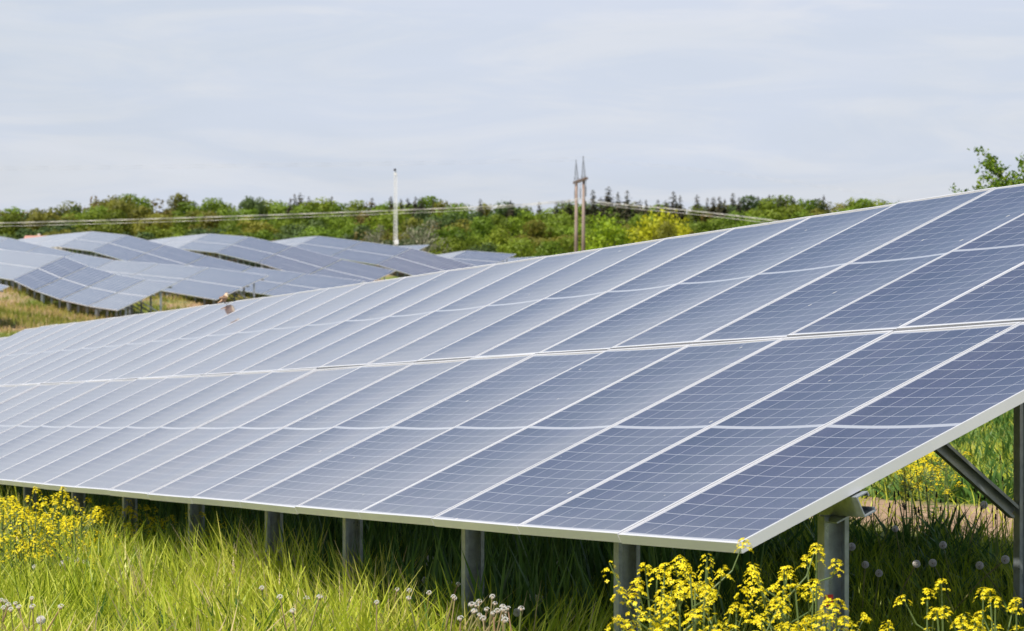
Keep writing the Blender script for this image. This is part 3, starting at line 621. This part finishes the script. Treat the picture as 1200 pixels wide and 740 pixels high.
# ------------------------------------------------------------------ trees
def crown(seed, W, H, z0, nl, nleaf, ls, taper=.25, flat=1.0, loose=0.0):
    """lobes spread through an uneven crown; each lobe a shell of leaf faces"""
    g = np.random.default_rng(seed); Vs = []; rn = []
    lob = []
    tries = 0
    while len(lob) < nl and tries < 4000:
        tries += 1
        u = g.uniform(-1, 1, 3); 
        if (u**2).sum() > 1: continue
        zz = (u[2]+1)/2; wr = 1-taper*zz-.15*max(0, .3-zz)/.3
        c = np.array([u[0]*W/2*wr, u[1]*W/2*wr, z0+zz*(H-z0)])
        lob.append((c, g.uniform(.18, .29)*W*(1-.2*zz)*(1-loose*.3)))
    for c, r in lob:
        m = max(6, int(nleaf/nl*(r/(.2*W))**2)); d = g.normal(size=(m, 3)); d /= np.linalg.norm(d, axis=1)[:, None]
        rad = r*g.uniform(.6, 1.08, m)[:, None]; p = c+d*rad*np.array([1, 1, .85*flat])
        p[:, 2] = np.maximum(p[:, 2], z0*.6)
        nn_ = d+g.normal(size=(m, 3))*.32; nn_ /= np.linalg.norm(nn_, axis=1)[:, None]
        a = np.cross(nn_, g.normal(size=(m, 3))); a /= np.linalg.norm(a, axis=1)[:, None]; b_ = np.cross(nn_, a)
        s = ls*g.uniform(.6, 1.3, m)[:, None]
        Vs.append(np.stack([p-a*s, p-b_*s*.6, p+a*s, p+b_*s*.6], 1)); rn.append(np.repeat(np.clip(.5+.16*g.normal()+.16*g.normal(size=m), 0, 1), 4))
    V = np.concatenate(Vs).reshape(-1, 3); F = np.arange(len(V)).reshape(-1, 4)
    return V, F, np.concatenate(rn), lob
def tree_meshes(seed, W, H, mat_, nl=30, nleaf=5200, ls=.30, z0=.06, taper=.3, bark=None, loose=0.0):
    V, F, rn, lob = crown(seed, W, H, z0*H, nl, nleaf, ls, taper, 1, loose)
    cm = mesh_np('crown', V, F, [mat_], attrs={'rnd': rn})
    m = MB(); m.tube((0, 0, -.5), (0, 0, H*.45), W*.035, W*.025, 7); m.tube((0, 0, H*.45), (0, 0, H*.8), W*.02, W*.006, 6)
    for c, r in lob[:10]: m.tube((0, 0, min(c[2]*.7, H*.6)), c, W*.012, W*.005, 5)
    return cm, m.mesh('trunk', bark or M_bark)
def conifer_meshes(seed, W, H, mat_):
    g = np.random.default_rng(seed); Vs = []; rn = []; n = 1700
    zz = 1-np.sqrt(g.uniform(0, 1, n))*.92; z = H*zz; a = g.uniform(0, 6.28, n); tier = .75+.25*np.abs(np.sin(zz*26)); rad = W/2*(1-zz)**.7*g.uniform(.35, 1.0, n)*tier+.05
    lob_ = .75+.35*np.sin(a*3+seed+zz*9); rad *= lob_
    p = np.c_[np.cos(a)*rad, np.sin(a)*rad, z]; d = np.c_[np.cos(a), np.sin(a), np.full(n, -.35)]; e = np.c_[-np.sin(a), np.cos(a), np.zeros(n)]
    s = (.34+.5*(1-zz))[:, None]*g.uniform(.6, 1.2, n)[:, None]; e = e+g.normal(size=(n, 3))*.3
    V = np.stack([p-d*s*.5, p+e*s*.5, p+d*s, p-e*s*.5], 1).reshape(-1, 3); F = np.arange(len(V)).reshape(-1, 4)
    cm = mesh_np('crown', V, F, [mat_], attrs={'rnd': np.repeat(np.clip(g.normal(.5, .25, n), 0, 1), 4)})
    m = MB(); m.tube((0, 0, -.5), (0, 0, H*.97), W*.05, .03, 7); return cm, m.mesh('trunk', M_bark)
KINDS = {
 'broad': [tree_meshes(10+k, 9+k % 3, 13, M_broad, 30) for k in range(4)],
 'olive': [tree_meshes(20+k, 9+k, 13, M_olive, 28) for k in range(3)],
 'rust': [tree_meshes(30+k, 10, 13, M_rust, 26, 1500, .36, loose=.5) for k in range(2)],
 'dark': [tree_meshes(40+k, 8+k, 13, M_dark, 28) for k in range(3)],
 'conifer': [conifer_meshes(50+k, 5.5+k*.8, 13, M_conifer) for k in range(3)],
 'yellow': [tree_meshes(60, 11, 13, M_yellow, 44, 3200, .30, taper=.5)],
 'lime': [tree_meshes(61, 10, 13, M_lime, 44, 3200, .30, taper=.45)],
 'grey': [tree_meshes(62, 11, 13, M_grey, 34, 2400, .28, bark=M_palebark, loose=.8)],
}
def tree(kind, x, ytop, Y, label, group, width=1.0, name='broadleaf_tree'):
    p = at_depth(x, ytop, Y); g_ = gz(p.x, p.y); h = p.z-g_
    if h < 3: return
    cm, tm = random.choice(KINDS[kind]); root = thing(name, (p.x, p.y, g_), label, 'tree', group); s = h/13.3
    root.rotation_euler = (0, 0, random.uniform(0, 6.28)); w = width*min(1.25, max(.7, s)); root.scale = (w, w, s)
    obj('crown', cm, root); obj('trunk', tm, root)
sky_pts = [(-80, 254), (0, 248), (12, 252), (60, 253), (75, 244), (110, 238), (140, 233), (165, 240), (200, 239), (250, 240), (270, 241), (330, 240), (400, 241), (440, 243), (520, 241), (570, 244), (640, 247), (700, 245), (740, 246), (800, 248), (870, 243), (905, 238), (960, 238), (1035, 241), (1150, 243)]
sx, sy = zip(*sky_pts)
def skyline(x): return float(np.interp(x, sx, sy))-6
def sector(x): return 'left of the white lattice mast' if x < 455 else ('between the white mast and the pylon' if x < 672 else 'right of the pylon')
KN = {'broad': 'rounded green broadleaf tree', 'olive': 'olive yellow broadleaf tree', 'rust': 'rusty brown budding broadleaf tree', 'dark': 'dark green broadleaf tree'}
rt = random.Random(5)
ROWN = ['front edge', 'lower half', 'middle', 'upper half', 'skyline']
for r_i, (Y, dy, st) in enumerate(((600, 42, 34), (640, 32, 34), (680, 22, 32), (735, 12, 29), (800, 1.0, 20))):
    x = -70+rt.uniform(0, 20)
    while x < 1120:
        if not (x > 1000 and dy > 10) :
            ztop = skyline(x)+dy+rt.gauss(0, 2.4)
            if x < 70 and dy < 5: ztop += 2
            w = dict(broad=5, olive=2.2, rust=.7, dark=1.6)
            if x < 70: w = dict(broad=1, olive=2, rust=.5, dark=4)
            elif x < 200: w = dict(broad=2, olive=4, rust=2, dark=1.2)
            elif x > 850: w = dict(broad=6, olive=1, rust=0, dark=.6)
            kd = rt.choices(list(w), list(w.values()))[0]
            tree(kd, x, ztop, Y+rt.uniform(-16, 16), f'{KN[kd]}, {ROWN[r_i]} of the forest, {sector(x)}', f'{kd} trees {ROWN[r_i]} {sector(x)}'.replace('broad', 'green'), rt.uniform(1.05, 1.5))
        x += st*rt.uniform(.7, 1.25)
for k in range(16):
    tree(rt.choice(['dark', 'olive', 'dark', 'broad']), -60+k*10, 253+rt.gauss(0, 1.2), 700+rt.uniform(-20, 20), 'low tree in the flat stretch of forest at the far left edge', 'low trees at the far left edge', 1.0)
for x, y, w in [(296, 229, 1.0), (283, 236, .7), (345, 236, .5), (352, 232, .4), (106, 232, .8), (118, 229, .9), (142, 229, .9), (214, 235, .6), (228, 236, .6), (262, 237, .6)]:
    pass
uniq = [('dark', 297, 228, 770, .72, 'tallest dark broadleaf tree on the skyline left of the white mast'), ('rust', 110, 231, 770, .7, 'loose rusty crown rising on the skyline at the far left'), ('olive', 142, 228, 775, .8, 'tall olive tree highest on the skyline at the far left'),
        ('dark', 84, 244, 760, .8, 'dark green tree where the forest rises at the far left'), ('broad', 903, 236, 780, 1.1, 'broad green tree standing forward right of the spruces'), ('broad', 537, 239, 770, 1.3, 'wide low green crown on the skyline right of the white mast')]
for kd, x, y, Y, w, lb in uniq: tree(kd, x, y, Y, lb, None, w)
tree('lime', 711, 253, 560, 'bright lime green tree directly right of the pylon', None, .95)
tree('yellow', 766, 245, 566, 'bright yellow green tree with two tops right of the lime green tree', None, 1.15); tree('yellow', 793, 256, 560, 'smaller yellow green tree leaning on the right side of the brightest tree', None, .7)
tree('olive', 783, 262, 552, 'olive brown bush at the right foot of the brightest yellow tree', None, .8)
tree('grey', 497, 256, 545, 'silvery grey tree with pale branches right of the white lattice mast', None, .95); tree('grey', 441, 262, 575, 'small greyish brown tree left of the white lattice mast', None, .6)
con = [(345, 233), (352, 231), (340, 238), (362, 236), (389, 236), (436, 238), (458, 236), (470, 239), (478, 238), (487, 236), (494, 237), (508, 240), (563, 238), (598, 241), (632, 242), (659, 240), (667, 239), (695, 228), (713, 223), (724, 231), (735, 229), (750, 239), (757, 240), (789, 230), (797, 235), (817, 233), (829, 238), (836, 237), (843, 236), (849, 239), (859, 232), (866, 236), (873, 241), (877, 240), (888, 236), (893, 237), (902, 234), (914, 236), (921, 241), (930, 238), (965, 235), (652, 243), (686, 240), (704, 236), (745, 242), (771, 240), (780, 240)]
for x, y in con:
    big = (x, y) in ((713, 223),)
    tree('conifer', x, y-8, 790+rt.uniform(-15, 15), 'tallest wide spruce on the skyline right of the pylon' if big else f'dark spruce tip rising above the forest {sector(x)}', None if big else f'spruces {sector(x)}', 1.35 if big else rt.uniform(.8, 1.3), 'spruce_tree')

# near tree beyond the table at the right
def near_tree():
    Y = 62.0; c = at_depth(1216, 262, Y); g_ = gz(c.x, c.y)
    root = thing('leafy_tree', (c.x, c.y, g_), 'fresh green leafy tree rising behind the table at the right edge', 'tree')
    H = at_depth(1262, 178, Y).z-g_; r = random.Random(3); g = np.random.default_rng(3)
    tr = MB(); tr.tube((0, 0, -.2), (0, 0, H*.5), .13, .09, 8); tr.tube((0, 0, H*.5), (.1, 0, H*.85), .09, .03, 7); Vs, rn = [], []
    for k in range(330):
        a = r.uniform(0, 6.28); z = r.uniform(.25, .9); p0 = Vector((0, 0, H*z*.8)); L_ = r.uniform(.6, 2.15)*(1.2-.5*z)
        if 2.6 < a < 3.7 and z > .5: L_ *= 1.1
        d = Vector((math.cos(a), math.sin(a), r.uniform(.25, 1.1))).normalized(); p1 = p0+d*L_*.6; p2 = p0+d*L_+Vector((0, 0, .1)); tr.tube(p0, p1, .022, .012, 5); tr.tube(p1, p2, .012, .005, 5)
        for tw in range(7):
            s = r.uniform(.3, 1); q = p0+(p2-p0)*s; dd = (d+Vector((r.gauss(0, .6), r.gauss(0, .6), r.gauss(.2, .5)))).normalized(); ql = r.uniform(.15, .4); m = r.randint(20, 32)
            pts = np.array([list(q+dd*ql*r.random()+Vector((r.gauss(0, .05), r.gauss(0, .05), r.gauss(0, .05)))) for _ in range(m)])
            nn_ = g.normal(size=(m, 3)); nn_ /= np.linalg.norm(nn_, axis=1)[:, None]; A = np.cross(nn_, g.normal(size=(m, 3))); A /= np.linalg.norm(A, axis=1)[:, None]; B = np.cross(nn_, A); sz = g.uniform(.03, .055, m)[:, None]
            Vs.append(np.stack([pts-A*sz, pts-B*sz*.6, pts+A*sz, pts+B*sz*.6], 1)); rn.append(np.repeat(g.uniform(0, 1, m), 4))
    V = np.concatenate(Vs).reshape(-1, 3); obj('crown', mesh_np('crown', V, np.arange(len(V)).reshape(-1, 4), [M_fresh], attrs={'rnd': np.concatenate(rn)}), root)
    tr.obj('trunk', M_bark, root)
near_tree()

# ------------------------------------------------------------------ pylon, cables, mast, house, bird
M_conc, t, b = mat('weathered_concrete', (.40, .31, .27), .9)
t.links.new(ramp(t, noise(t, .8, 5, objvec(t)), [(.3, (.21, .155, .13)), (.7, (.30, .235, .205))]), b.inputs['Base Color'])
M_rust_st = mat('rusty_steel', (.16, .11, .09), .8, .2)[0]; M_dsteel = mat('dark_steel', (.13, .14, .16), .6, .4)[0]; M_cable = mat('aluminium_cable', (.62, .60, .56), .5, .3)[0]
M_thin = mat('earth_wire', (.55, .56, .60), .6, .2)[0]
def pylon():
    pN, pF = at_depth(684.2, 300, 428), at_depth(675.8, 300, 436); g_ = gz(pN.x, pN.y); base = Vector(((pN.x+pF.x)/2, 432, g_))
    root = thing('power_pylon', base, 'twin-pole concrete power pylon with two lattice tops', 'power pylon')
    tops = []
    for px, Y, yb, yt in ((684.2, 428, 212.5, 184), (675.8, 436, 214.5, 188)):
        lo = at_depth(px-.9, 300, Y); zb = at_depth(px, yb, Y).z; zt = at_depth(px, yt, Y).z; x = lo.x
        m = MB(); m.tube(Vector((x, Y, g_-1))-base, Vector((x+.08, Y, zb))-base, .31, .20, 14); m.obj('pole', M_conc, root, True)
        m = MB(); a = Vector((x+.08, Y, zb)); top = Vector((x+.02, Y, zt)); w = .34
        cs_ = [a+Vector((sx_*w, sy_*w, 0)) for sx_, sy_ in ((-1, -1), (1, -1), (1, 1), (-1, 1))]
        for c_ in cs_: m.tube(c_-base, top-base, .045, .04, 4)
        for s in (0, .2, .4, .6, .8):
            q = [c_.lerp(top, s) for c_ in cs_]; q2 = [c_.lerp(top, s+.2) for c_ in cs_]
            for k in range(4): m.tube(q[k]-base, q[(k+1) % 4]-base, .03, n=4); m.tube(q[k]-base, q2[(k+1) % 4]-base, .025, n=4)
        m.ball(top-base, .10, 1); m.obj('lattice_top', M_dsteel, root); tops.append((a, top))
    eN = at_depth(687.2, 209, 424); eF = at_depth(673.2, 214.6, 441)
    m = MB(); d = (eF-eN).normalized(); s = d.cross(Vector((0, 0, 1)))
    for o in (-.16, .16):
        m.prism([(-.07, -.16), (.07, -.16), (.07, .16), (-.07, .16)], eN-base+s*o, eF-base+s*o, s, Vector((0, 0, 1)))
    m.obj('crossarm', M_rust_st, root)
    att = []
    for q in (eN.lerp(eF, .04), eN.lerp(eF, .5), eN.lerp(eF, .97)):
        m = MB(); b_ = q-Vector((0, 0, 2.7)); m.tube(q-base, b_-base, .03, n=5)
        for k in range(9): m.tube(q-base-Vector((0, 0, 1.2+k*.15)), q-base-Vector((0, 0, 1.28+k*.15)), .12, .07, 8)
        m.obj('insulator_string', M_dsteel, root); att.append(b_)
    return att, [t_[1] for t_ in tops]
att, tops = pylon()
def cable(P, rad, m_, label, group, name='power_cable'):
    m = MB()
    P = [Vector(p) for p in P]; b0 = P[0]
    for a, b_ in zip(P[:-1], P[1:]): m.tube(a-b0, b_-b0, rad, n=6)
    o = m.obj(name, m_, None, True); o.location = b0; tag(o, label, 'cable', group)
def span(a, end, Yend, fy, n=30):
    """points of a hanging span from a; fy(s) pixel height at parameter, end pixel x"""
    x0 = 680.0; o = []
    for k in range(n+1):
        s = k/n; x = x0+(end-x0)*s; Yd = a.y+(Yend-a.y)*s; q = at_depth(x, fy(abs(x-x0)), Yd); w_ = max(0, 1-s*14)
        o.append(q.lerp(Vector((a.x, a.y, a.z)), w_) if k else Vector(a))
    return o
labs = ['upper', 'middle', 'lower']
for k, (a, off) in enumerate(zip(att, (0, .8, 4.2))):
    cable(span(a, -420, 430, lambda s, o=off: 237+.047*s-.0000165*s*s+o*min(1, s/160)), .028, M_cable, f'{labs[k]} pale power cable running from the pylon to the left edge across the forest', 'power cables left of the pylon')
    cable(span(a, 1240, 235, lambda s, o=off: 236.5+.058*s+.00017*s*s+o*min(1, s/60)), .028, M_cable, f'{labs[k]} pale power cable descending right of the pylon behind the large table', 'power cables right of the pylon')
for k, tp in enumerate(tops):
    cable(span(tp, -420, 430, lambda s, o=k*3: 186.5+.019*s-.000007*s*s+o), .011, M_thin, ['upper', 'lower'][k]+' hair-thin wire in the sky left of the pylon tops', 'thin sky wires')
    cable(span(tp, 1300, 300, lambda s, o=k*2.5: 185.5+.075*s+.00013*s*s+o), .011, M_thin, ['upper', 'lower'][k]+' hair-thin wire in the sky right of the pylon tops', 'thin sky wires')

M_white = mat('white_painted_steel', (.80, .80, .80), .45)[0]; M_black = mat('black_plastic', (.03, .03, .035), .4)[0]
def mast():
    Y = 277; b = at_depth(463.6, 300, Y); g_ = gz(b.x, b.y); base = Vector((b.x, Y, g_)); root = thing('lattice_mast', base, 'slim white lattice mast with a camera head standing among the hillside tables', 'mast')
    H = at_depth(464, 205, Y).z-g_; m = MB(); w = .19
    cs_ = [(-w, -w*.6), (w, -w*.6), (0, w)]
    for x, y in cs_: m.tube((x, y, 0), (x*.7, y*.7, H), .020, n=6)
    n = 26
    for k in range(n):
        s0, s1 = k/n, (k+1)/n
        for j in range(3):
            a, c_ = cs_[j], cs_[(j+1) % 3]; f0, f1 = 1-.3*s0, 1-.3*s1
            m.tube((a[0]*f0, a[1]*f0, H*s0), (c_[0]*f1, c_[1]*f1, H*s1), .016, n=4); m.tube((a[0]*f0, a[1]*f0, H*s0), (c_[0]*f0, c_[1]*f0, H*s0), .014, n=4)
    m.obj('lattice_tower', M_white, root)
    m = MB(); m.tube((0, 0, H-.05), (0, 0, H+.45), .03, n=8); m.box((-.02, 0, H+.1), (.26, .22, .3)); m.obj('camera_bracket', M_white, root)
    m = MB(); m.ball((-.06, -.1, H+.45), .13, 2); m.obj('camera_dome', M_black, root, True)
    zb = at_depth(464, 284, Y).z-g_; m = MB(); m.box((.1, -.18, zb), (.36, .24, .42)); bmesh.ops.bevel(m.bm, geom=m.bm.edges[:], offset=.02, segments=2); m.obj('control_box', M_white, root)
mast()
def house():
    Y = 520; p = at_depth(44, 282, Y); g_ = gz(p.x, p.y)-.2; base = Vector((p.x, Y, g_)); root = thing('house', base, 'small house with a reddish tiled roof half hidden behind the solar tables at far left', 'house')
    er = at_depth(44, 281.2, Y).z-g_; rd = at_depth(44, 276.8, Y).z-g_; hw = 1.95; M_wall = mat('plaster', (.62, .58, .52), .9)[0]; M_tile, t, b_ = mat('roof_tiles', (.42, .20, .15), .8)
    t.links.new(ramp(t, noise(t, 4, 3, objvec(t)), [(.3, (.36, .16, .12)), (.7, (.52, .29, .23))]), b_.inputs['Base Color'])
    m = MB(); m.box((0, 0, er/2), (hw*2, 4.4, er)); m.prism([(-2.2, er), (2.2, er), (0, rd-.08)], (-hw, 0, 0), (hw, 0, 0), (0, 1, 0), (0, 0, 1)); m.obj('wall', M_wall, root)
    m = MB()
    for s in (-1, 1): m.prism([(s*2.5, er-.12), (s*2.5, er), (0, rd+.06), (0, rd-.07)], (-hw-.2, 0, 0), (hw+.2, 0, 0), (0, 1, 0), (0, 0, 1))
    r_ = m.obj('roof', M_tile, root)
    m = MB(); m.box((.2, .3, rd+.1), (.45, .45, .6)); m.obj('chimney', M_wall, r_)
    m = MB(); m.box((-1, -2.22, er-1.2), (.8, .06, 1)); m.obj('window', mat('window_glass', (.05, .06, .08), .1)[0], root)
    m = MB(); m.box((3.2, .4, er*.47), (2.6, 3.2, er*.94)); m.box((3.2, .4, er*.96), (2.9, 3.5, .2)); m.obj('annex', M_wall, root)
house()

def bird():
    p = Vector(S(18.25, SL-.02, .0)); foot = p
    root = thing('bird', foot, 'small rusty brown bird with cream belly perched on the large table edge', 'bird')
    V = [(0, 0, .045), (.0, .0, .065), (-.012, -.002, .085), (-.018, -.003, .103), (.018, 0, .033), (.045, 0, .018), (.075, 0, .002)]
    rad = [.023, .024, .016, .017, .018, .010, .006]
    me = bpy.data.meshes.new('body'); me.from_pydata(V, [(0, 1), (1, 2), (2, 3), (0, 4), (4, 5), (5, 6)], []); body = obj('body', me, root)
    sk = body.modifiers.new('skin', 'SKIN'); 
    for v, r_ in zip(me.skin_vertices[0].data, rad): v.radius = (r_, r_)
    me.skin_vertices[0].data[0].use_root = True
    ss = body.modifiers.new('sub', 'SUBSURF'); ss.levels = 2; ss.render_levels = 2
    Mb, t, b_ = mat('bird_plumage', (.3, .15, .08), .8)
    sp = N(t, 'ShaderNodeSeparateXYZ'); t.links.new(objvec(t), sp.inputs[0])
    fx = mapr(t, mth(t, 'ADD', sp.outputs[0], mth(t, 'MULTIPLY', sp.outputs[2], -.15)), -.022, .0, 0, 1)
    c = mixc(t, fx, (.80, .68, .50), (.42, .27, .17)); t.links.new(mixc(t, mapr(t, sp.outputs[2], .09, .1, 0, 1), c, (.15, .09, .06)), b_.inputs['Base Color']); me.materials.append(Mb)
    for s in (-1, 1):
        m = MB(); m.tube((.006, s*.01, .0), (.006, s*.009, .03), .0018, .0026, 6)
        for k in (-1, 0, 1): m.tube((.006, s*.01, .001), (-.008, s*.01+k*.006, .0005), .0012, n=5)
        m.tube((.006, s*.01, .001), (.014, s*.01, .0005), .0012, n=5)
        m.obj('leg', M_black, root)
        m = MB(); m.ball((.02, s*.021, .05), .02, 2, (1.9, .3, .8)); w_ = m.obj('wing', mat('wing_feathers', (.30, .19, .12), .8)[0], root, True)
        m = MB(); m.ball((-.027, s*.011, .107), .0025, 1); m.obj('eye', M_black, root)
    m = MB(); m.tube((-.033, -.003, .103), (-.047, -.003, .101), .0035, .0006, 6); m.obj('beak', M_black, root)
    root.rotation_euler = (0, 0, R(200))
bird()
